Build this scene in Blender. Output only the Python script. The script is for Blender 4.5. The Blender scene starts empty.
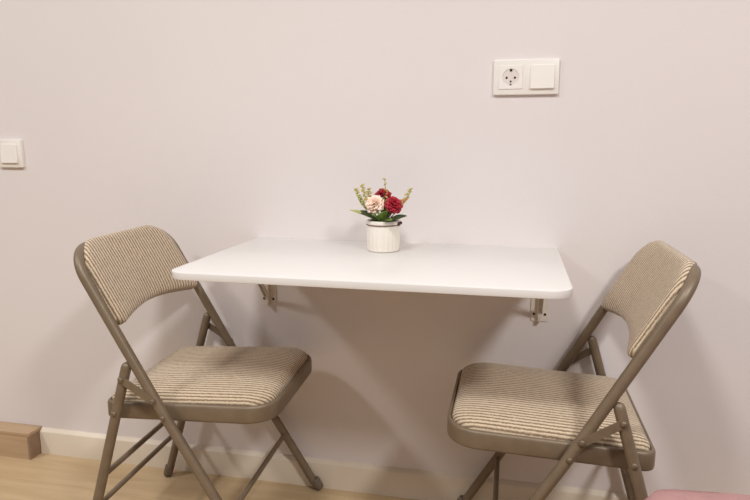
import bpy, bmesh, math, random
from mathutils import Vector, Matrix
PI = math.pi
random.seed(7)
scene = bpy.context.scene
col = scene.collection

# ------------------------------------------------------------------ helpers
def srgb(r, g, b):
    f = lambda c: (c/255/12.92) if c/255 <= .04045 else ((c/255+.055)/1.055)**2.4
    return (f(r), f(g), f(b), 1)

def obj(name, bm, material=None, parent=None, smooth=True, angle=40):
    bmesh.ops.recalc_face_normals(bm, faces=bm.faces[:])
    me = bpy.data.meshes.new(name)
    bm.to_mesh(me); bm.free()
    if smooth:
        me.polygons.foreach_set('use_smooth', [True]*len(me.polygons))
        try: me.set_sharp_from_angle(angle=math.radians(angle))
        except Exception: pass
    o = bpy.data.objects.new(name, me)
    col.objects.link(o)
    if material: me.materials.append(material)
    if parent: o.parent = parent
    return o

def tag(o, label, cat, group=None):
    o['label'] = label; o['category'] = cat
    if group: o['group'] = group
    return o

def thing(name, label, cat, loc=(0, 0, 0), rotz=0, group=None):
    o = bpy.data.objects.new(name, None); col.objects.link(o)
    o.empty_display_size = .05
    o.location = loc; o.rotation_euler = (0, 0, rotz)
    return tag(o, label, cat, group)

def struct(name, bm, m, **k):
    o = obj(name, bm, m, **k); o['kind'] = 'structure'; return o

def box(bm, x0, x1, y0, y1, z0, z1, bev=0, seg=2):
    vs = [bm.verts.new((x, y, z)) for x in (x0, x1) for y in (y0, y1) for z in (z0, z1)]
    idx = [(0,1,3,2), (4,6,7,5), (0,4,5,1), (2,3,7,6), (0,2,6,4), (1,5,7,3)]
    fs = [bm.faces.new([vs[i] for i in f]) for f in idx]
    if bev:
        es = list({e for f in fs for e in f.edges})
        bmesh.ops.bevel(bm, geom=es, offset=bev, segments=seg, profile=.5, affect='EDGES')

def sweep(bm, pts, r, n=16, caps=True, dome=False):
    """circular section swept along pts; r a number or list"""
    pts = [Vector(p) for p in pts]
    rs = r if isinstance(r, (list, tuple)) else [r]*len(pts)
    rings = []; ref = None
    for i, p in enumerate(pts):
        if i == 0: t = pts[1]-p
        elif i == len(pts)-1: t = p-pts[i-1]
        else: t = (pts[i+1]-p).normalized()+(p-pts[i-1]).normalized()
        t.normalize()
        if ref is None:
            ref = t.orthogonal().normalized()
        ref = (ref-t*ref.dot(t)).normalized()
        b = t.cross(ref)
        rings.append([bm.verts.new(p+(ref*math.cos(a)+b*math.sin(a))*rs[i]) for a in [2*PI*k/n for k in range(n)]])
    for a, b in zip(rings, rings[1:]):
        for k in range(n):
            bm.faces.new([a[k], a[(k+1) % n], b[(k+1) % n], b[k]])
    if caps:
        bm.faces.new(rings[0][::-1]); bm.faces.new(rings[-1])
    return rings

def rod(bm, a, b, r, n=16, rounded=0.0):
    a, b = Vector(a), Vector(b); d = (b-a).normalized()
    if rounded:
        pts, rs = [], []
        for k in range(5):
            t = k/4*PI/2
            pts.append(a+d*rounded*(1-math.cos(t))); rs.append(max(r*math.sin(t), r*.15) if k < 4 else r)
        e = [(b-d*rounded*(1-math.cos(k/4*PI/2)), max(r*math.sin(k/4*PI/2), r*.15) if k < 4 else r) for k in range(4, -1, -1)]
        pts += [q[0] for q in e]; rs += [q[1] for q in e]
        sweep(bm, pts, rs, n)
    else:
        sweep(bm, [a, b], r, n)

def fillet(pts, rad, n=8):
    """round the inner corners of a polyline"""
    pts = [Vector(p) for p in pts]; out = [pts[0]]
    for a, p, b in zip(pts, pts[1:], pts[2:]):
        u = (a-p).normalized(); v = (b-p).normalized()
        ang = u.angle(v); d = rad/math.tan(ang/2)
        c = p+(u+v).normalized()*(rad/math.sin(ang/2))
        s, e = p+u*d-c, p+v*d-c
        tot = s.angle(e); ax = s.cross(e).normalized()
        for k in range(n+1):
            out.append(c+Matrix.Rotation(tot*k/n, 3, ax) @ s)
    out.append(pts[-1]); return out

def rounded_outline(corners, radii, n=10):
    """closed 2-D outline with one radius per corner"""
    out = []
    m = len(corners)
    for i in range(m):
        a, p, b = Vector(corners[i-1]), Vector(corners[i]), Vector(corners[(i+1) % m])
        u = (a-p).normalized(); v = (b-p).normalized()
        ang = u.angle(v); rad = radii[i]; d = rad/math.tan(ang/2)
        c = p+(u+v).normalized()*(rad/math.sin(ang/2))
        s, e = p+u*d-c, p+v*d-c
        a0 = math.atan2(s.y, s.x); a1 = math.atan2(e.y, e.x)
        da = (a1-a0+PI) % (2*PI)-PI
        for k in range(n+1):
            t = a0+da*k/n
            out.append(Vector((c.x+rad*math.cos(t), c.y+rad*math.sin(t))))
    return out

def inset(outline, d):
    """offset a counter-clockwise outline inwards"""
    m = len(outline); out = []
    for i in range(m):
        t = (outline[(i+1) % m]-outline[i-1]).normalized()
        out.append(outline[i]+Vector((-t.y, t.x))*d)
    return out

def loft(bm, rings, close_first=True, close_last=True):
    vr = [[bm.verts.new(p) for p in r] for r in rings]
    m = len(vr[0])
    for a, b in zip(vr, vr[1:]):
        for k in range(m):
            bm.faces.new([a[k], a[(k+1) % m], b[(k+1) % m], b[k]])
    if close_first: bm.faces.new(vr[0][::-1])
    if close_last: bm.faces.new(vr[-1])
    return vr

def lathe(bm, prof, n=40, cx=0, cy=0, rib=None):
    rings = []
    for (r, z) in prof:
        rings.append([Vector((cx+(r+(rib(2*PI*k/n, z) if rib else 0))*math.cos(2*PI*k/n), cy+(r+(rib(2*PI*k/n, z) if rib else 0))*math.sin(2*PI*k/n), z)) for k in range(n)])
    loft(bm, rings)

# ------------------------------------------------------------------ materials
def new_mat(name, color, rough=.5, metal=0, spec=.5):
    m = bpy.data.materials.new(name); m.use_nodes = True
    b = m.node_tree.nodes['Principled BSDF']
    b.inputs['Base Color'].default_value = color
    b.inputs['Roughness'].default_value = rough
    b.inputs['Metallic'].default_value = metal
    b.inputs['Specular IOR Level'].default_value = spec
    return m, m.node_tree, b

def noisy(name, c1, c2, scale, rough=.5, bump=0, bscale=None, metal=0, spec=.5, stretch=(1, 1, 1), detail=4):
    m, t, b = new_mat(name, c1, rough, metal, spec)
    N, L = t.nodes, t.links
    tc = N.new('ShaderNodeTexCoord'); mp = N.new('ShaderNodeMapping'); mp.inputs['Scale'].default_value = stretch
    L.new(tc.outputs['Object'], mp.inputs[0])
    nz = N.new('ShaderNodeTexNoise'); nz.inputs['Scale'].default_value = scale; nz.inputs['Detail'].default_value = detail
    L.new(mp.outputs[0], nz.inputs['Vector'])
    mx = N.new('ShaderNodeMix'); mx.data_type = 'RGBA'
    mx.inputs[6].default_value = c1; mx.inputs[7].default_value = c2
    mr = N.new('ShaderNodeMapRange'); mr.inputs[1].default_value = .3; mr.inputs[2].default_value = .7
    L.new(nz.outputs[0], mr.inputs[0]); L.new(mr.outputs[0], mx.inputs[0]); L.new(mx.outputs[2], b.inputs['Base Color'])
    if bump:
        nb = N.new('ShaderNodeTexNoise'); nb.inputs['Scale'].default_value = bscale or scale*4; nb.inputs['Detail'].default_value = 3
        L.new(mp.outputs[0], nb.inputs['Vector'])
        bp = N.new('ShaderNodeBump'); bp.inputs['Strength'].default_value = bump; bp.inputs['Distance'].default_value = .002
        L.new(nb.outputs[0], bp.inputs['Height']); L.new(bp.outputs[0], b.inputs['Normal'])
    return m

M = {}
M['wall'] = noisy('wall_paint', srgb(227, 218.5, 217), srgb(223, 214.5, 213), 1.3, .75, .12, 160, spec=.25)
M['skirting'] = noisy('skirting_paint', srgb(228, 215, 197), srgb(221, 207, 188), 6, .45, spec=.4)
M['laminate'] = noisy('white_laminate', srgb(224, 220, 217), srgb(221, 217, 213), 3, .32, spec=.45)
M['plastic'] = noisy('white_plastic', srgb(240, 234, 228), srgb(238, 232, 226), 10, .3)
M['socket_well'] = noisy('socket_inner_plastic', srgb(226, 216, 210), srgb(222, 212, 206), 10, .4)
M['hole'] = noisy('dark_socket_hole', srgb(40, 32, 30), srgb(30, 25, 24), 20, .7)
M['clip'] = noisy('earth_clip_metal', srgb(120, 110, 105), srgb(100, 92, 88), 60, .35, metal=.8)
M['frame'] = noisy('taupe_powder_coat', srgb(124, 107, 87), srgb(116, 99, 80), 40, .42, .15, 700, metal=.15, spec=.5)
M['rivet'] = noisy('rivet_taupe', srgb(122, 106, 87), srgb(114, 98, 80), 90, .35, metal=.3)
M['rubber'] = noisy('dark_rubber', srgb(112, 99, 84), srgb(104, 91, 76), 60, .65)
M['bracket'] = noisy('bracket_steel', srgb(228, 220, 210), srgb(220, 211, 200), 30, .4)
M['screw'] = noisy('dark_screw', srgb(58, 48, 44), srgb(48, 40, 37), 200, .5, metal=.5)
M['ceramic'] = noisy('cream_ceramic', srgb(240, 232, 222), srgb(234, 225, 213), 18, .35)
M['cord'] = noisy('brown_cord', srgb(130, 88, 70), srgb(92, 58, 46), 300, .8)
M['bead'] = noisy('dark_bead', srgb(84, 40, 40), srgb(60, 28, 30), 100, .35)
M['moss'] = noisy('dark_moss', srgb(84, 100, 50), srgb(52, 64, 32), 120, .9)
M['red'] = noisy('crimson_petals', srgb(196, 34, 58), srgb(150, 18, 40), 160, .6)
M['deep_red'] = noisy('deep_red_petals', srgb(178, 44, 58), srgb(140, 24, 40), 160, .6)
M['peach'] = noisy('peach_petals', srgb(254, 236, 220), srgb(250, 214, 194), 120, .6)
M['leaf'] = noisy('leaf_green', srgb(122, 146, 66), srgb(96, 122, 48), 90, .5)
M['dark_leaf'] = noisy('dark_leaf_green', srgb(62, 74, 42), srgb(44, 54, 32), 90, .5)
M['pale_leaf'] = noisy('pale_leaf_green', srgb(176, 174, 112), srgb(158, 160, 92), 90, .6)
M['stem'] = noisy('stem_olive', srgb(132, 122, 66), srgb(112, 98, 52), 200, .6)
M['bud'] = noisy('yellow_buds', srgb(214, 190, 112), srgb(196, 176, 96), 200, .6)
M['orange_bud'] = noisy('orange_buds', srgb(216, 128, 62), srgb(190, 92, 50), 200, .6)
M['pink'] = noisy('dusty_pink_fleece', srgb(182, 142, 139), srgb(168, 128, 127), 14, .95, .6, 220, spec=.1)
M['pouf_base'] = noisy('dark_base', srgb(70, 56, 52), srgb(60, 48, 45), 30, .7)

def wood(name, c1, c2, c3, planks=True):
    m, t, b = new_mat(name, c1, .42, 0, .4)
    N, L = t.nodes, t.links
    tc = N.new('ShaderNodeTexCoord')
    mp = N.new('ShaderNodeMapping'); mp.inputs['Scale'].default_value = (1.2, 14, 14)
    L.new(tc.outputs['Object'], mp.inputs[0])
    nz = N.new('ShaderNodeTexNoise'); nz.inputs['Scale'].default_value = 2.2; nz.inputs['Detail'].default_value = 7; nz.inputs['Distortion'].default_value = .6
    L.new(mp.outputs[0], nz.inputs['Vector'])
    cr = N.new('ShaderNodeValToRGB'); cr.color_ramp.elements[0].color = c1; cr.color_ramp.elements[1].color = c2
    cr.color_ramp.elements[0].position = .32; cr.color_ramp.elements[1].position = .68
    L.new(nz.outputs[0], cr.inputs[0])
    out = cr.outputs[0]
    if planks:
        br = N.new('ShaderNodeTexBrick')
        br.inputs['Scale'].default_value = 1
        br.inputs['Brick Width'].default_value = 1.2; br.inputs['Row Height'].default_value = .16
        br.inputs['Mortar Size'].default_value = .0012; br.inputs['Mortar Smooth'].default_value = .3
        br.inputs['Color1'].default_value = (1, 1, 1, 1); br.inputs['Color2'].default_value = (.88, .86, .84, 1)
        br.inputs['Mortar'].default_value = (.8, .75, .7, 1)
        br.offset = .37
        L.new(tc.outputs['Object'], br.inputs['Vector'])
        mx = N.new('ShaderNodeMix'); mx.data_type = 'RGBA'; mx.blend_type = 'MULTIPLY'; mx.inputs[0].default_value = 1
        L.new(out, mx.inputs[6]); L.new(br.outputs[0], mx.inputs[7]); out = mx.outputs[2]
    L.new(out, b.inputs['Base Color'])
    bp = N.new('ShaderNodeBump'); bp.inputs['Strength'].default_value = .12; bp.inputs['Distance'].default_value = .001
    L.new(nz.outputs[0], bp.inputs['Height']); L.new(bp.outputs[0], b.inputs['Normal'])
    return m
M['floor'] = wood('oak_laminate', srgb(203, 178, 142), srgb(186, 159, 122), None)
M['box_wood'] = wood('oak_box', srgb(190, 162, 130), srgb(172, 143, 112), None, planks=False)
M['box_end'] = wood('oak_box_end', srgb(150, 124, 102), srgb(138, 112, 92), None, planks=False)

def corduroy():
    """beige fabric with dark ribs running front to back (constant local y)"""
    m, t, b = new_mat('ribbed_beige_fabric', srgb(190, 165, 135), .9, 0, .15)
    N, L = t.nodes, t.links
    tc = N.new('ShaderNodeTexCoord')
    nz = N.new('ShaderNodeTexNoise'); nz.inputs['Scale'].default_value = 130; nz.inputs['Detail'].default_value = 3
    L.new(tc.outputs['Object'], nz.inputs['Vector'])
    def math_(op, a, bb=None):
        n = N.new('ShaderNodeMath'); n.operation = op
        for i, v in enumerate((a, bb)):
            if v is None: continue
            if isinstance(v, (int, float)): n.inputs[i].default_value = v
            else: L.new(v, n.inputs[i])
        return n.outputs[0]
    jig = math_('MULTIPLY', math_('SUBTRACT', nz.outputs[0], .5), .0034)
    at = N.new('ShaderNodeAttribute'); at.attribute_name = 'rib'
    y = math_('ADD', at.outputs['Fac'], jig)
    s = math_('SINE', math_('MULTIPLY', y, 2*PI/.0105))
    s01 = math_('MULTIPLY_ADD', s, .5); s01.node.inputs[2].default_value = .5
    n2 = N.new('ShaderNodeTexNoise'); n2.inputs['Scale'].default_value = 420; n2.inputs['Detail'].default_value = 2
    L.new(tc.outputs['Object'], n2.inputs['Vector'])
    f = math_('ADD', s01, math_('MULTIPLY', math_('SUBTRACT', n2.outputs[0], .5), 1.5))
    cr = N.new('ShaderNodeValToRGB')
    e = cr.color_ramp.elements
    e[0].position = .12; e[0].color = srgb(130, 110, 90)
    e[1].position = .8; e[1].color = srgb(210, 190, 164)
    k = e.new(.42); k.color = srgb(182, 161, 135)
    L.new(f, cr.inputs[0]); L.new(cr.outputs[0], b.inputs['Base Color'])
    bp = N.new('ShaderNodeBump'); bp.inputs['Strength'].default_value = .45; bp.inputs['Distance'].default_value = .0025
    L.new(s01, bp.inputs['Height']); L.new(bp.outputs[0], b.inputs['Normal'])
    b.inputs['Sheen Weight'].default_value = .25
    return m
M['fabric'] = corduroy()

# ------------------------------------------------------------------ setting
bm = bmesh.new(); box(bm, -3.0, 3.4, 0, .12, -.05, 2.75); struct('wall_back', bm, M['wall'], smooth=False)
bm = bmesh.new(); box(bm, -3.0, 3.4, -3.6, 0, -.08, 0); struct('floor', bm, M['floor'], smooth=False)

BOX_R = -.7445
bm = bmesh.new()                                    # skirting profile with a sloping, stepped top
prof = [(0, 0), (-.0125, 0), (-.0125, .0715), (-.0118, .0733), (-.0022, .0817), (-.0008, .0822), (0, .0822)]
loft(bm, [[(x, y, z) for y, z in prof] for x in (BOX_R+.0005, 3.4)])
struct('baseboard_back', bm, M['skirting'], angle=25)

# ------------------------------------------------------------------ wooden box at the far left
bx = thing('pipe_box', 'low oak-coloured wooden box on the floor against the wall, left of the white skirting', 'box', (-1.2, 0, 0))
bm = bmesh.new(); box(bm, -1.3, BOX_R+1.2-.008, -.0555, -.0475, 0, .0765, .0006); obj('front_panel', bm, M['box_wood'], bx, False)
bm = bmesh.new(); box(bm, -1.3, BOX_R+1.2, -.0575, 0, .0765, .0865, .0008); obj('top_panel', bm, M['box_wood'], bx, False)
bm = bmesh.new(); box(bm, BOX_R+1.2-.008, BOX_R+1.2-.0005, -.0565, 0, 0, .0765, .0006); e = obj('end_panel', bm, M['box_end'], bx, False); e['label'] = 'darker end panel'

# ------------------------------------------------------------------ wall table
W, D, H, TH = .7922, .4716, .7126, .0150
tb = thing('wall_table', 'white wall-mounted tabletop with rounded front corners between the two folding chairs', 'table', (0, 0, H))
out = rounded_outline([(.003, 0), (.004, -D), (W, -D), (W, 0)], [.002, .042, .042, .002], 14)
def top_ring(d, z): return [(p.x, p.y, z) for p in inset(out, d)]
bm = bmesh.new()
loft(bm, [top_ring(.0015, -TH), top_ring(.0004, -TH+.0006), top_ring(0, -TH+.002), top_ring(0, -.002), top_ring(.0004, -.0006), top_ring(.0015, 0)])
obj('tabletop', bm, M['laminate'], tb, angle=30)

def bracket(x, label):
    r = thing('shelf_bracket', label, 'bracket', (x, 0, .525), 0, 'brackets under the wall table')
    zt = H-TH-.525-.0005
    o = rounded_outline([(-.021, 0), (.021, 0), (.021, zt), (-.021, zt)], [.006, .006, .001, .001], 5)
    bm = bmesh.new(); loft(bm, [[(p.x, -.0005, p.y) for p in o], [(p.x, -.003, p.y) for p in o]]); obj('wall_plate', bm, M['bracket'], r, angle=30)
    bm = bmesh.new(); box(bm, -.0045, .0045, -.017, -.003, .002, zt, .001); obj('web', bm, M['bracket'], r, angle=30)
    bm = bmesh.new(); box(bm, -.012, .012, -.30, -.003, zt-.0025, zt, .0006); box(bm, -.0045, .0045, -.30, -.02, zt-.014, zt-.0025, .0006); obj('arm', bm, M['bracket'], r, angle=30)
    bm = bmesh.new()                                # folding strut: a channel from the foot of the plate to the arm
    a, b = Vector((0, -.015, .026)), Vector((0, -.135, zt-.008)); d = (b-a).normalized(); n = Vector((1, 0, 0)).cross(d)
    sec = [(-.006, -.005), (.006, -.005), (.006, .005), (.0045, .005), (.0045, -.0035), (-.0045, -.0035), (-.0045, .005), (-.006, .005)]
    loft(bm, [[p+Vector((u, 0, 0))+n*v for u, v in sec] for p in (a, b)]); obj('strut', bm, M['bracket'], r, angle=30)
    for sx in (-1, 1):
        for z in (.018, .115):
            bm = bmesh.new(); lathe(bm, [(.0032, 0), (.0032, .0008), (.0022, .0016)], 16)
            bmesh.ops.transform(bm, matrix=Matrix.Translation((sx*.0135, -.003, z)) @ Matrix.Rotation(PI/2, 4, 'X'), verts=bm.verts[:])
            s = obj('screw', bm, M['screw'], r, angle=30); s['label'] = 'dark screw'
bracket(.033, 'pale steel shelf bracket under the left end of the white tabletop')
bracket(.757, 'pale steel shelf bracket under the right end of the white tabletop')

# ------------------------------------------------------------------ switches and sockets
def plate(bm, x0, x1, z0, z1, y0, y1, rad=.003, bev=.0015):
    """rounded plate standing on the wall, from depth y0 to y1 (negative = into the room)"""
    o = rounded_outline([(x0, z0), (x1, z0), (x1, z1), (x0, z1)], [rad]*4, 5)
    i2 = inset(o, bev); i1 = inset(o, bev*.3)
    loft(bm, [[(p.x, y0, p.y) for p in o], [(p.x, y1+bev, p.y) for p in o], [(p.x, y1+bev*.3, p.y) for p in i1], [(p.x, y1, p.y) for p in i2]])

def rocker(parent, xa, xb, za, zb, y):
    bm = bmesh.new()
    # thin lip, then a key tilted so that its lower edge stands out
    o = rounded_outline([(xa, za), (xb, za), (xb, zb), (xa, zb)], [.0025]*4, 4)
    def R(d, f): return [(p.x, f(p.y), p.y) for p in inset(o, d)]
    t = lambda z: (z-za)/(zb-za)
    loft(bm, [R(0, lambda z: y), R(0, lambda z: y-.0048+.0034*t(z)), R(.0004, lambda z: y-.0056+.0034*t(z)), R(.0014, lambda z: y-.006+.0034*t(z))])
    return obj('rocker', bm, M['plastic'], parent, angle=4)

ox, oz = .6255, 1.1605                              # double frame: socket and switch
t = thing('socket_and_switch', 'white double wall plate with a round power socket and a switch, upper right', 'socket', (ox, -.0003, oz-.08))
bm = bmesh.new(); plate(bm, 0, .151, 0, .0815, 0, -.0085, .003, .002); obj('frame_plate', bm, M['plastic'], t, angle=30)
# socket insert: a square lip with a round recessed well
cxs, czs, rw = .0402, .0405, .0192
bm = bmesh.new()
n = 48; hs = .0272
def sq(k, h):
    a = 2*PI*k/n; c, s = math.cos(a), math.sin(a); q = h/max(abs(c), abs(s)); return Vector((cxs+c*q, 0, czs+s*q))
def ci(k, r): a = 2*PI*k/n; return Vector((cxs+r*math.cos(a), 0, czs+r*math.sin(a)))
Y = lambda v, y: (v.x, y, v.z)
loft(bm, [[Y(sq(k, hs), -.008) for k in range(n)], [Y(sq(k, hs), -.0098) for k in range(n)], [Y(sq(k, hs-.0007), -.0103) for k in range(n)],
          [Y(ci(k, rw+.0006), -.0103) for k in range(n)], [Y(ci(k, rw), -.0098) for k in range(n)]], False, False)
si = obj('socket_insert', bm, M['plastic'], t, angle=30)
bm = bmesh.new()
loft(bm, [[Y(ci(k, rw), -.0098) for k in range(n)], [Y(ci(k, rw-.001), -.0088) for k in range(n)], [Y(ci(k, .004), -.0087) for k in range(n)]], False, True)
w_ = obj('socket_well', bm, M['socket_well'], si, angle=30)
def disc(name, x, z, r, y, m, parent, sx=1, sz=1):
    bm = bmesh.new(); o = [(x+r*sx*math.cos(a), z+r*sz*math.sin(a)) for a in [2*PI*k/18 for k in range(18)]]
    loft(bm, [[(p[0], y+.0004, p[1]) for p in o], [(p[0], y-.0003, p[1]) for p in o]]); return obj(name, bm, m, parent, angle=30)
for s in (-1, 1): disc('pin_hole', cxs+s*.0097, czs-.0012, .0027, -.0089, M['hole'], si)
bm = bmesh.new(); box(bm, cxs-.0028, cxs+.0028, -.0102, -.0084, czs+.0135, czs+.0188, .0005); obj('earth_clip', bm, M['screw'], si)
bm = bmesh.new(); box(bm, cxs-.0022, cxs+.0022, -.0100, -.0084, czs-.0188, czs-.0150, .0005); obj('earth_clip', bm, M['clip'], si)
disc('screw', cxs, czs-.0098, .0024, -.0089, M['clip'], si)
rocker(t, .0855, .1405, .0130, .0680, -.0083)

sx, sz = -.7165, .977                               # single switch at the left edge
t = thing('light_switch', 'white single light switch at the left edge of the wall', 'light switch', (sx-.081, -.0003, sz-.081))
bm = bmesh.new(); plate(bm, 0, .081, 0, .081, 0, -.0085, .003, .002); obj('frame_plate', bm, M['plastic'], t, angle=30)
rocker(t, .013, .068, .013, .068, -.0083)

# ------------------------------------------------------------------ folding chair (front = local +x)
XF, WFF, XT, ZT, WFT, BXO = .1868, .2031, -.2430, .7481, .1980, -.0080
XR, WRF, XRT, ZRT, WRT = -.2698, .1993, -.1224, .5024, .2014
SF, ZF, SR, ZR, THK, HF, HR = .1930, .4160, -.2030, .4003, .0398, .1865, .1785
TR = .0110
def tube(s, k):
    return Vector((XF+(XT-XF)*k+BXO*(1-abs(k-.5)*2), s*(WFF+(WFT-WFF)*k), ZT*k))
def rear(s, z):
    k = z/ZRT; return Vector((XR+(XRT-XR)*k, s*(WRF+(WRT-WRF)*k), z))
KJ = .50                                            # the joint between leg and back frame, hidden beside the seat pan

def knob(bm, p, nrm, r, h):
    lathe_bm = bmesh.new(); lathe(lathe_bm, [(r, 0), (r, h*.45), (r*.8, h*.8), (r*.35, h)], 16)
    rot = Vector((0, 0, 1)).rotation_difference(Vector(nrm)).to_matrix().to_4x4()
    bmesh.ops.transform(lathe_bm, matrix=Matrix.Translation(p) @ rot, verts=lathe_bm.verts[:])
    me = bpy.data.meshes.new('tmp'); lathe_bm.to_mesh(me); lathe_bm.free(); bm.from_mesh(me); bpy.data.meshes.remove(me)

def foot_cap(leg, a, d):
    """rubber cap around the lower end of a leg"""
    bm = bmesh.new()
    a = Vector(a); a0 = a-d*((a.z-.0)/d.z)
    lo = a0.copy(); lo.z = .0125
    pts = [lo+d*q for q in (-.0095, -.008, -.003, .006, .02, .0235, .0245)]
    sweep(bm, pts, [.006, .0098, .0122, .0125, .0124, .0121, .0111], 18)
    mz = min(v.co.z for v in bm.verts)
    for v in bm.verts: v.co.z -= mz
    return obj('foot_cap', bm, M['rubber'], leg)

def set_rib(o, vals):
    """distance across the ribs, followed over the rounded edge of the padding"""
    a = o.data.attributes.new('rib', 'FLOAT', 'POINT'); a.data.foreach_set('value', vals)

def make_chair(label):
    t = thing('folding_chair', label, 'chair', (0, 0, 0), 0, 'folding chairs at the wall table')
    # front legs
    for s in (-1, 1):
        lo = tube(s, .018); d = (tube(s, .4)-tube(s, 0)).normalized()
        bm = bmesh.new(); sweep(bm, [lo, tube(s, .25), tube(s, KJ)], TR, 18)
        leg = obj('leg', bm, M['frame'], t); foot_cap(leg, tube(s, 0), d)
        p = tube(s, .516); bm = bmesh.new(); knob(bm, p+Vector((0, s*TR*.9, 0)), (0, s, 0), .0058, .0045); obj('rivet', bm, M['rivet'], leg)
    # back frame: bent tube from joint to joint
    bm = bmesh.new()
    up = (tube(1, 1)-tube(1, .5)).normalized()
    tl, tr_ = tube(1, 1)-up*.005, tube(-1, 1)-up*.005
    path = [tube(1, KJ)]+fillet([tube(1, KJ+.01), tl, tr_, tube(-1, KJ+.01)], .072, 14)+[tube(-1, KJ)]
    nb_ = Vector((0, 1, 0)).cross(up).normalized(); nb_ *= (-1 if nb_.x > 0 else 1)
    dense = []
    for a, b in zip(path, path[1:]):
        kk = 10 if abs(a.y-b.y) > .1 else 1
        dense += [a.lerp(b, q/kk) for q in range(kk)]
    path = [p+nb_*(.014*max(0, 1-(p.y/WFT)**2) if p.z > .6 else 0) for p in dense+[path[-1]]]
    sweep(bm, path, TR, 18)
    bf = obj('back_frame', bm, M['frame'], t)
    # rear legs
    for s in (-1, 1):
        a = rear(s, .012); d = (rear(s, .4)-rear(s, 0)).normalized(); top = rear(s, ZRT)
        bm = bmesh.new()
        pts = [a, rear(s, .2), top-d*.012]+[top-d*.012+d*.014*math.sin(q) for q in (.5, .9, 1.25)]
        sweep(bm, pts, [TR, TR, TR, TR*.9, TR*.66, TR*.36], 18)
        leg = obj('leg', bm, M['frame'], t); foot_cap(leg, rear(s, 0), d)
        for z in (.468, .388):
            bm = bmesh.new(); knob(bm, rear(s, z)+Vector((0, s*(TR*.9+(.002 if z > .4 else 0)), 0)), (0, s, 0), .006, .0048); obj('rivet', bm, M['rivet'], leg)
        # hinge link: flat strap from the back frame to the head of the rear leg
        A, B = tube(s, .566), rear(s, .468)
        ya = s*(TR-.0012); bm = bmesh.new()
        u = (B-A).normalized(); nn = Vector((0, 1, 0)).cross(u).normalized(); hw = .0078
        o = []
        for k in range(9): q = PI/2+PI*k/8; o.append(A+(u*math.cos(q)+nn*math.sin(q))*hw)
        for k in range(9): q = -PI/2+PI*k/8; o.append(B+(u*math.cos(q)+nn*math.sin(q))*hw)
        loft(bm, [[p+Vector((0, ya-s*.0015, 0)) for p in o], [p+Vector((0, ya+s*.0025, 0)) for p in o]])
        lk = obj('hinge_link', bm, M['frame'], t, angle=30)
        bm = bmesh.new(); knob(bm, A+Vector((0, ya+s*.002, 0)), (0, s, 0), .006, .0045); obj('rivet', bm, M['rivet'], lk)
    # crossbars
    for z in (.2325, .1525):
        bm = bmesh.new(); rod(bm, rear(-1, z), rear(1, z), .0066, 14); obj('crossbar', bm, M['frame'], t)
    k = .1611/ZT; bm = bmesh.new(); rod(bm, tube(-1, k), tube(1, k), .0064, 14); obj('crossbar', bm, M['frame'], t)
    # seat pan: pressed steel tray
    o = rounded_outline([(SR, -HR), (SF, -HF), (SF, HF), (SR, HR)], [.026, .066, .066, .026], 12)
    zt = lambda x: ZR+(ZF-ZR)*(x-SR)/(SF-SR)
    def ring(d, dz): return [(p.x, p.y, zt(p.x)+dz) for p in inset(o, d)]
    bm = bmesh.new()
    loft(bm, [ring(.012, -THK+.004), ring(.010, -THK), ring(.004, -THK), ring(.001, -THK+.002), ring(0, -THK+.006), ring(0, -.007), ring(.0012, -.003), ring(.004, -.0006), ring(.0072, -.0006), ring(.009, -.004), ring(.012, -.007)], True, True)
    sp = obj('seat_pan', bm, M['frame'], t, angle=50)
    # cushion: domed, seated in the tray
    bm = bmesh.new()
    base = inset(o, .0098); cen = Vector((.0, 0)); DOME = .030
    rings = []; rib_attr = []
    for f, h in [(0.995, -.006), (1.0, -.001), (.994, .005), (.975, .0095), (.945, .0135), (.9, .0168), (.83, .0196), (.72, .022), (.58, .0238), (.42, .025), (.25, .0258), (.1, .026)]:
        rings.append([(cen.x+(p.x-cen.x)*f, p.y*f, zt(cen.x+(p.x-cen.x)*f)+h*DOME/.026) for p in base])
        rib_attr += [p.y*f*(1+.9*(.026-h)*DOME/.026/HR) for p in base]
    loft(bm, rings); set_rib(obj('seat_cushion', bm, M['fabric'], t, angle=60), rib_attr)
    # backrest pad between the tubes
    A = (tube(1, .5)+tube(-1, .5))/2; B = (tube(1, 1)+tube(-1, 1))/2
    v_ = (B-A).normalized(); n_ = Vector((0, 1, 0)).cross(v_).normalized()
    if n_.x < 0: n_ = -n_
    def P(u, v, w): return A+Vector((0, u, 0))+v_*v+n_*w
    hw, v0, v1, arch = .189, .233, .433, .024
    pts = []
    c2 = rounded_outline([(-hw, v0), (hw, v0), (hw-.006, v1), (-hw+.006, v1)], [.018, .018, .076, .076], 10)
    # arched lower edge: replace the straight bottom run by a curve between the two lower corners
    lo_l, lo_r = c2[10], c2[11]
    mid = [Vector((lo_l.x+(lo_r.x-lo_l.x)*q/24, lo_l.y+arch*math.sin(PI*q/24))) for q in range(1, 24)]
    full = c2[:11]+mid+c2[11:]
    top = []
    for p in full:                                  # slightly crowned top edge
        q = p.copy()
        if q.y > v1-.03: q.y += .004*(1-(q.x/hw)**2)
        top.append(q)
    full = top
    wrap = lambda u: .019*(u/hw)**2-.012
    cen = Vector((0, .352))
    def pr(f, w): return [P(*(lambda q: (q.x, q.y, w+wrap(q.x)))(cen+(p-cen)*f)) for p in full]
    bm = bmesh.new()
    prof = [(1, -.001), (1.0, .005), (.993, .009), (.975, .0120), (.94, .0145), (.87, .0165), (.75, .018), (.55, .0195), (.3, .0205), (.08, .0208)]
    loft(bm, [pr(f, w) for f, w in prof], False, True)
    rib_attr = [(cen.x+(p.x-cen.x)*f)*(1+.9*(.0208-w)/hw) for f, w in prof for p in full]
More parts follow.
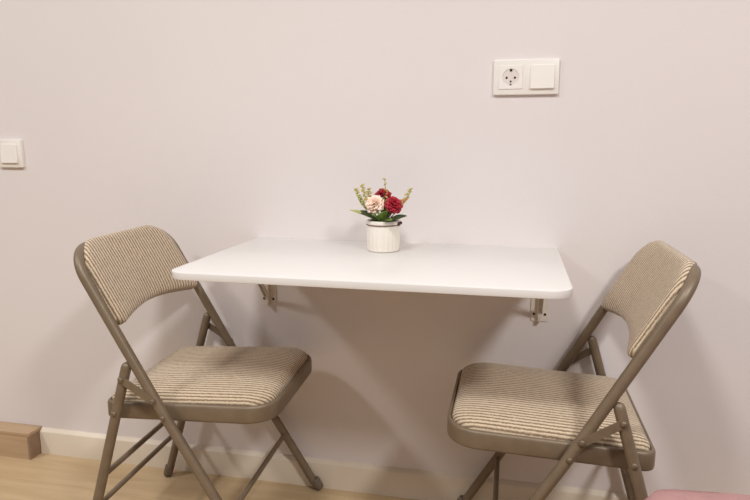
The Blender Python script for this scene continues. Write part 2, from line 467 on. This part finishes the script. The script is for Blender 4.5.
    pad = obj('backrest', bm, M['fabric'], t, angle=70); set_rib(pad, rib_attr)
    bm = bmesh.new(); loft(bm, [pr(.97, -.009), pr(1.0, -.006), pr(1.0, -.001), pr(.9, -.001)]); pl = obj('back_panel', bm, M['frame'], pad, angle=40)
    pl['label'] = 'taupe metal back shell'
    return t

def copy_tree(o, parent=None):
    c = o.copy(); col.objects.link(c); c.parent = parent
    for ch in list(o.children): copy_tree(ch, c)
    return c

chair = make_chair('taupe folding chair with ribbed beige padding left of the table, facing right')
chair2 = copy_tree(chair)
chair2['label'] = 'taupe folding chair with ribbed beige padding right of the table, facing left'
chair.location = (-.0003, -.2361, 0); chair.rotation_euler = (0, 0, .0494)
chair2.location = (.7583, -.2347, 0); chair2.rotation_euler = (0, 0, PI+.0032)

# ------------------------------------------------------------------ flower pot on the table
PX, PY = .3812, -.1240
fp = thing('flower_pot', 'small cream ribbed pot of red and peach artificial flowers on the white tabletop', 'plant', (PX, PY, H))
rib = lambda a, z: .0007*math.cos(a*22) if .006 < z < .049 else 0
bm = bmesh.new()
KR, KZ = .92, 1.14
lathe(bm, [(a*KR, b*KZ) for a, b in [(.0395, .0003), (.0415, .0012), (.0420, .004), (.0418, .0065), (.0422, .009), (.0430, .030), (.0436, .047), (.0428, .0505), (.0428, .0535), (.0446, .056), (.0452, .0605), (.0446, .0638), (.0428, .0645), (.0405, .0635), (.0395, .058), (.0395, .056)]], 132, rib=rib)
obj('pot', bm, M['ceramic'], fp, angle=50)
bm = bmesh.new(); ring = [(.0402*math.cos(a), .0402*math.sin(a), .0635) for a in [2*PI*k/48 for k in range(49)]]
sweep(bm, ring, .0016, 8, caps=False); cd = obj('cord', bm, M['cord'], fp)
def ball(bm, c, r, s=(1, 1, 1)):
    bmesh.ops.create_icosphere(bm, subdivisions=2, radius=r, matrix=Matrix.Translation(c) @ Matrix.Diagonal((*s, 1)))
bm = bmesh.new(); ball(bm, (.0392, -.0140, .0662), .0052, (1, 1, .9)); ball(bm, (.0432, -.0080, .0684), .004); obj('bead', bm, M['bead'], cd)
bm = bmesh.new(); lathe(bm, [(.0355, .050), (.0355, .0565), (.028, .0645), (.012, .068)], 32); obj('moss', bm, M['moss'], fp)

def petal(bm, base, d, up, L, w, curl, nx=5, ny=5, ruff=.0):
    """a curved two-sided petal with a wavy tip"""
    d = Vector(d).normalized(); up = Vector(up); up = (up-d*up.dot(d)).normalized(); s = d.cross(up)
    g = []
    ph = random.random()*6
    for j in range(ny):
        v = j/(ny-1); row = []
        for i in range(nx):
            u = i/(nx-1)*2-1
            wid = w*(.25+.75*math.sin(min(1, v*1.15)*PI/2)) * (1-.25*max(0, v-.8)*5*abs(u))
            p = Vector(base)+d*(L*v*(1-.12*u*u*v))+s*(u*wid)+up*(curl*v*v+.25*wid*u*u-ruff*v*math.sin(u*5+ph))
            row.append(p)
        g.append(row)
    nrm = up*.0004
    top = [[bm.verts.new(p+nrm) for p in r] for r in g]; bot = [[bm.verts.new(p-nrm) for p in r] for r in g]
    for j in range(ny-1):
        for i in range(nx-1):
            bm.faces.new([top[j][i], top[j][i+1], top[j+1][i+1], top[j+1][i]])
            bm.faces.new([bot[j][i], bot[j+1][i], bot[j+1][i+1], bot[j][i+1]])
    edge = [(j, 0) for j in range(ny)]+[(ny-1, i) for i in range(1, nx)]+[(j, nx-1) for j in range(ny-2, -1, -1)]+[(0, i) for i in range(nx-2, 0, -1)]
    for (a, b), (c, e) in zip(edge, edge[1:]+edge[:1]):
        bm.faces.new([top[a][b], bot[a][b], bot[c][e], top[c][e]])

def bloom(c, axis, R, m, label, layers):
    axis = Vector(axis).normalized(); a0 = axis.orthogonal().normalized(); b0 = axis.cross(a0)
    c = Vector(c); bm = bmesh.new()
    base = c-axis*R*.55
    for li, (n, tilt, L, w) in enumerate(layers):
        for k in range(n):
            th = 2*PI*(k+.5*(li % 2))/n+random.uniform(-.15, .15)
            rad = a0*math.cos(th)+b0*math.sin(th)
            tl = tilt+random.uniform(-.1, .1)
            d = rad*math.sin(tl)+axis*math.cos(tl)
            petal(bm, base+rad*R*.06, d, axis*math.sin(tl)-rad*math.cos(tl), L*R*random.uniform(.92, 1.08), w*R, -R*.16, ruff=R*.07)
    f = obj('flower', bm, m, fp, angle=80); f['label'] = label
    bm = bmesh.new()
    root = Vector((c.x*.25, c.y*.25, .06)); pts = [root, root.lerp(base, .5)+Vector((0, 0, .004)), base]
    sweep(bm, pts, .0013, 8); obj('stem', bm, M['stem'], f)
    bm = bmesh.new(); sweep(bm, [base-axis*R*.18, base, base+axis*R*.25], [R*.10, R*.2, R*.14], 10); obj('sepal', bm, M['leaf'], f)
LAY = [(10, 1.55, 1.0, .36), (10, 1.2, 1.0, .34), (9, .85, .98, .31), (7, .5, .95, .27), (5, .2, .92, .22)]
bloom((-.0205, -.022, .1065), (-.25, -.75, .55), .0235, M['peach'], 'peach carnation', LAY)
bloom((.0315, -.022, .1060), (.35, -.7, .55), .0200, M['red'], 'crimson carnation on the right', LAY)
bloom((-.004, .004, .1270), (-.05, -.45, .8), .0200, M['deep_red'], 'deep red carnation at the top', LAY)

def leaf(base, d, up, L, w, curl, m):
    """pointed leaf, folded along its midrib, with thickness"""
    bm = bmesh.new()
    d = Vector(d).normalized(); up = Vector(up); up = (up-d*up.dot(d)).normalized(); s = d.cross(up)
    top, bot = [], []
    for j in range(10):
        v = j/9; ww = w*max(.02, math.sin(PI*min(1, v*.93+.05))**.8)*(1 if v < .95 else .3); r1, r2 = [], []
        for u in (-1, -.5, 0, .5, 1):
            p = Vector(base)+d*L*v+s*u*ww+up*(curl*v*v+.3*ww*abs(u))
            r1.append(bm.verts.new(p+up*.0004)); r2.append(bm.verts.new(p-up*.0004))
        top.append(r1); bot.append(r2)
    for j in range(9):
        for i in range(4):
            bm.faces.new([top[j][i], top[j][i+1], top[j+1][i+1], top[j+1][i]])
            bm.faces.new([bot[j][i], bot[j+1][i], bot[j+1][i+1], bot[j][i+1]])
        bm.faces.new([top[j][0], top[j+1][0], bot[j+1][0], bot[j][0]])
        bm.faces.new([top[j][4], bot[j][4], bot[j+1][4], top[j+1][4]])
    bm.faces.new(top[0]+bot[0][::-1]); bm.faces.new(top[-1][::-1]+bot[-1])
    return obj('leaf', bm, m, fp, angle=60)
leaf((.004, -.022, .064), (.10, -.75, .75), (0, -.6, .8), .040, .015, -.006, M['leaf'])
leaf((-.006, -.024, .064), (-.25, -.7, .55), (0, -.6, .8), .034, .009, -.004, M['leaf'])
leaf((.012, -.026, .064), (.75, -.55, .3), (0, -.5, .9), .046, .009, -.006, M['dark_leaf'])
leaf((.016, -.020, .064), (.9, -.2, .33), (0, -.5, .9), .048, .009, -.004, M['dark_leaf'])
leaf((.010, -.030, .064), (.6, -.8, .2), (0, -.5, .9), .036, .008, -.002, M['leaf'])
leaf((-.010, -.022, .064), (-.62, -.5, .45), (0, -.5, .9), .046, .010, -.006, M['dark_leaf'])
leaf((-.014, -.014, .065), (-.75, -.25, .55), (0, -.5, .9), .044, .009, -.006, M['dark_leaf'])
leaf((-.018, -.008, .066), (-.9, -.1, .42), (0, -.4, .9), .066, .007, -.010, M['pale_leaf'])
leaf((.008, .010, .066), (.1, .5, .8), (0, -.6, .6), .05, .011, -.006, M['dark_leaf'])
leaf((.002, .0, .066), (.02, -.3, .9), (0, -.8, .3), .055, .008, -.003, M['leaf'])

def sprig(pts, nb, m, spread=.009, seed=0):
    """thin twig with alternating buds and tiny leaves"""
    rnd = random.Random(seed)
    pts = [Vector(p) for p in pts]
    P = []
    for i in range(13):                             # quadratic through three points
        u = i/12; P.append(pts[0]*(1-u)**2+pts[1]*2*u*(1-u)+pts[2]*u*u)
    bm = bmesh.new(); sweep(bm, P, [.0011-.0005*i/12 for i in range(13)], 7)
    s = obj('sprig', bm, M['stem'], fp)
    bb, lf = bmesh.new(), bmesh.new()
    for k in range(nb):
        u = .42+.58*k/(nb-1); i = min(11, int(u*12)); p = P[i].lerp(P[i+1], u*12-i)
        side = (1 if k % 2 else -1)
        d = Vector((side*rnd.uniform(.5, 1), rnd.uniform(-.8, .2), rnd.uniform(.5, 1.1))).normalized()
        q = p+d*spread*rnd.uniform(.4, 1)*(1.25-.6*u)
        sweep(bb, [p, q], .0004, 5)
        ax = d*.0045
        sweep(bb, [q-ax*.7, q-ax*.2, q+ax*.4, q+ax], [.0007, .0024, .0021, .0004], 7)
        d2 = Vector((-side*rnd.uniform(.4, 1), rnd.uniform(-.6, .2), .6)).normalized()
        q2 = p+d2*spread*.9*(1.25-.6*u)
        mid = p.lerp(q2, .5)
        sweep(lf, [p, mid, q2], [.0006, .0034, .0003], 6)
    obj('bud_cluster', bb, m, s); obj('sprig_leaves', lf, M['pale_leaf'], s)
sprig([(-.016, -.006, .066), (-.052, -.004, .095), (-.066, -.004, .134)], 10, M['bud'], seed=1)
sprig([(-.014, -.010, .066), (-.040, -.012, .100), (-.050, -.006, .143)], 10, M['bud'], seed=2)
sprig([(-.012, -.006, .066), (-.036, -.002, .100), (-.036, .002, .134)], 8, M['bud'], seed=3)
sprig([(-.016, -.014, .066), (-.044, -.014, .092), (-.056, -.012, .116)], 7, M['pale_leaf'], seed=4)
sprig([(.014, -.004, .066), (.044, -.004, .090), (.066, -.002, .136)], 10, M['bud'], seed=5)
sprig([(.014, -.010, .066), (.040, -.010, .088), (.054, -.008, .112)], 8, M['orange_bud'], .007, seed=6)
sprig([(.002, .006, .066), (.004, .006, .12), (.002, .006, .158)], 5, M['bud'], .005, seed=7)
sprig([(.006, -.004, .066), (.008, -.006, .11), (.008, -.004, .131)], 5, M['orange_bud'], .005, seed=8)

for ch in fp.children:
    if ch.name.split('.')[0] in ('flower', 'leaf', 'sprig', 'moss'): ch.location.z = .0105

# ------------------------------------------------------------------ pink soft seat in the lower right corner
pf = thing('pouf', 'dusty pink soft fabric pouf in the bottom right corner beside the chair\'s back leg', 'pouf', (1.284, -1.0, 0))
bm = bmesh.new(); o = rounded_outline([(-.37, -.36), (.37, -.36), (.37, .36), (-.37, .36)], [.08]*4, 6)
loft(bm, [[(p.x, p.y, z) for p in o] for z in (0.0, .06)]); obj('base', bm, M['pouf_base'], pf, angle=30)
bm = bmesh.new()
o = rounded_outline([(-.43, -.42), (.43, -.42), (.43, .40), (-.43, .40)], [.11]*4, 14)
# even the outline out for smooth folds
import mathutils
def zz(x, y): return .010*math.sin(x*17+y*6+1.2)+.006*math.sin(x*33-y*11)+.004*math.sin(y*41+x*9)
rings = []
for f, z in [(.95, .06), (.985, .09), (1, .16), (1, .36), (.995, .392), (.98, .418), (.96, .444), (.93, .470), (.88, .482), (.75, .489), (.6, .491), (.4, .492), (.15, .492)]:
    rings.append([(p.x*f, p.y*f, z+(zz(p.x*f, p.y*f) if z > .3 else 0)*min(1, (z-.3)*8 if z > .3 else 0)) for p in o])
loft(bm, rings); obj('cushion', bm, M['pink'], pf, angle=80)

# ------------------------------------------------------------------ light
def area(name, loc, size, power, color, target=None):
    l = bpy.data.lights.new(name, 'AREA'); l.shape = 'DISK'; l.size = size; l.energy = power; l.color = color
    o = bpy.data.objects.new(name, l); col.objects.link(o); o.location = loc
    if target: o.rotation_euler = (Vector(target)-Vector(loc)).to_track_quat('-Z', 'Y').to_euler()
    return o
WARM = (1.0, 1.0, .985)
area('ceiling_lamp', (-1.85, -1.65, 2.70), .40, 33, WARM)
area('ceiling_lamp', (.10, -1.75, 2.70), .40, 35, WARM)
area('ceiling_lamp', (2.05, -2.15, 2.70), .45, 64, WARM)
w = bpy.data.worlds.new('room_light'); scene.world = w; w.use_nodes = True
bg = w.node_tree.nodes['Background']; bg.inputs[0].default_value = (1.0, .915, .87, 1); bg.inputs[1].default_value = 1
# the room around is dimmer near the floor and brighter towards its pale ceiling
wt = w.node_tree; tc = wt.nodes.new('ShaderNodeTexCoord'); sx_ = wt.nodes.new('ShaderNodeSeparateXYZ'); mr = wt.nodes.new('ShaderNodeMapRange')
wt.links.new(tc.outputs['Generated'], sx_.inputs[0]); wt.links.new(sx_.outputs[2], mr.inputs[0])
mr.inputs[1].default_value = 0; mr.inputs[2].default_value = .8; mr.inputs[3].default_value = .15; mr.inputs[4].default_value = .50
wt.links.new(mr.outputs[0], bg.inputs[1])

# ------------------------------------------------------------------ camera
cam = bpy.data.cameras.new('camera'); co = bpy.data.objects.new('camera', cam); col.objects.link(co)
cam.sensor_width = 36; cam.sensor_fit = 'HORIZONTAL'; cam.lens = 36*621.75/750
cam.clip_start = .02
co.location = (.6813, -1.5693, .9678)
yaw, pitch = .2184, .1710
fw = Vector((-math.sin(yaw)*math.cos(pitch), math.cos(yaw)*math.cos(pitch), -math.sin(pitch)))
co.rotation_euler = fw.to_track_quat('-Z', 'Y').to_euler()
scene.camera = co

vs = scene.view_settings
vs.view_transform = 'Standard'; vs.look = 'None'; vs.gamma = 1; vs.use_curve_mapping = False; vs.exposure = 0
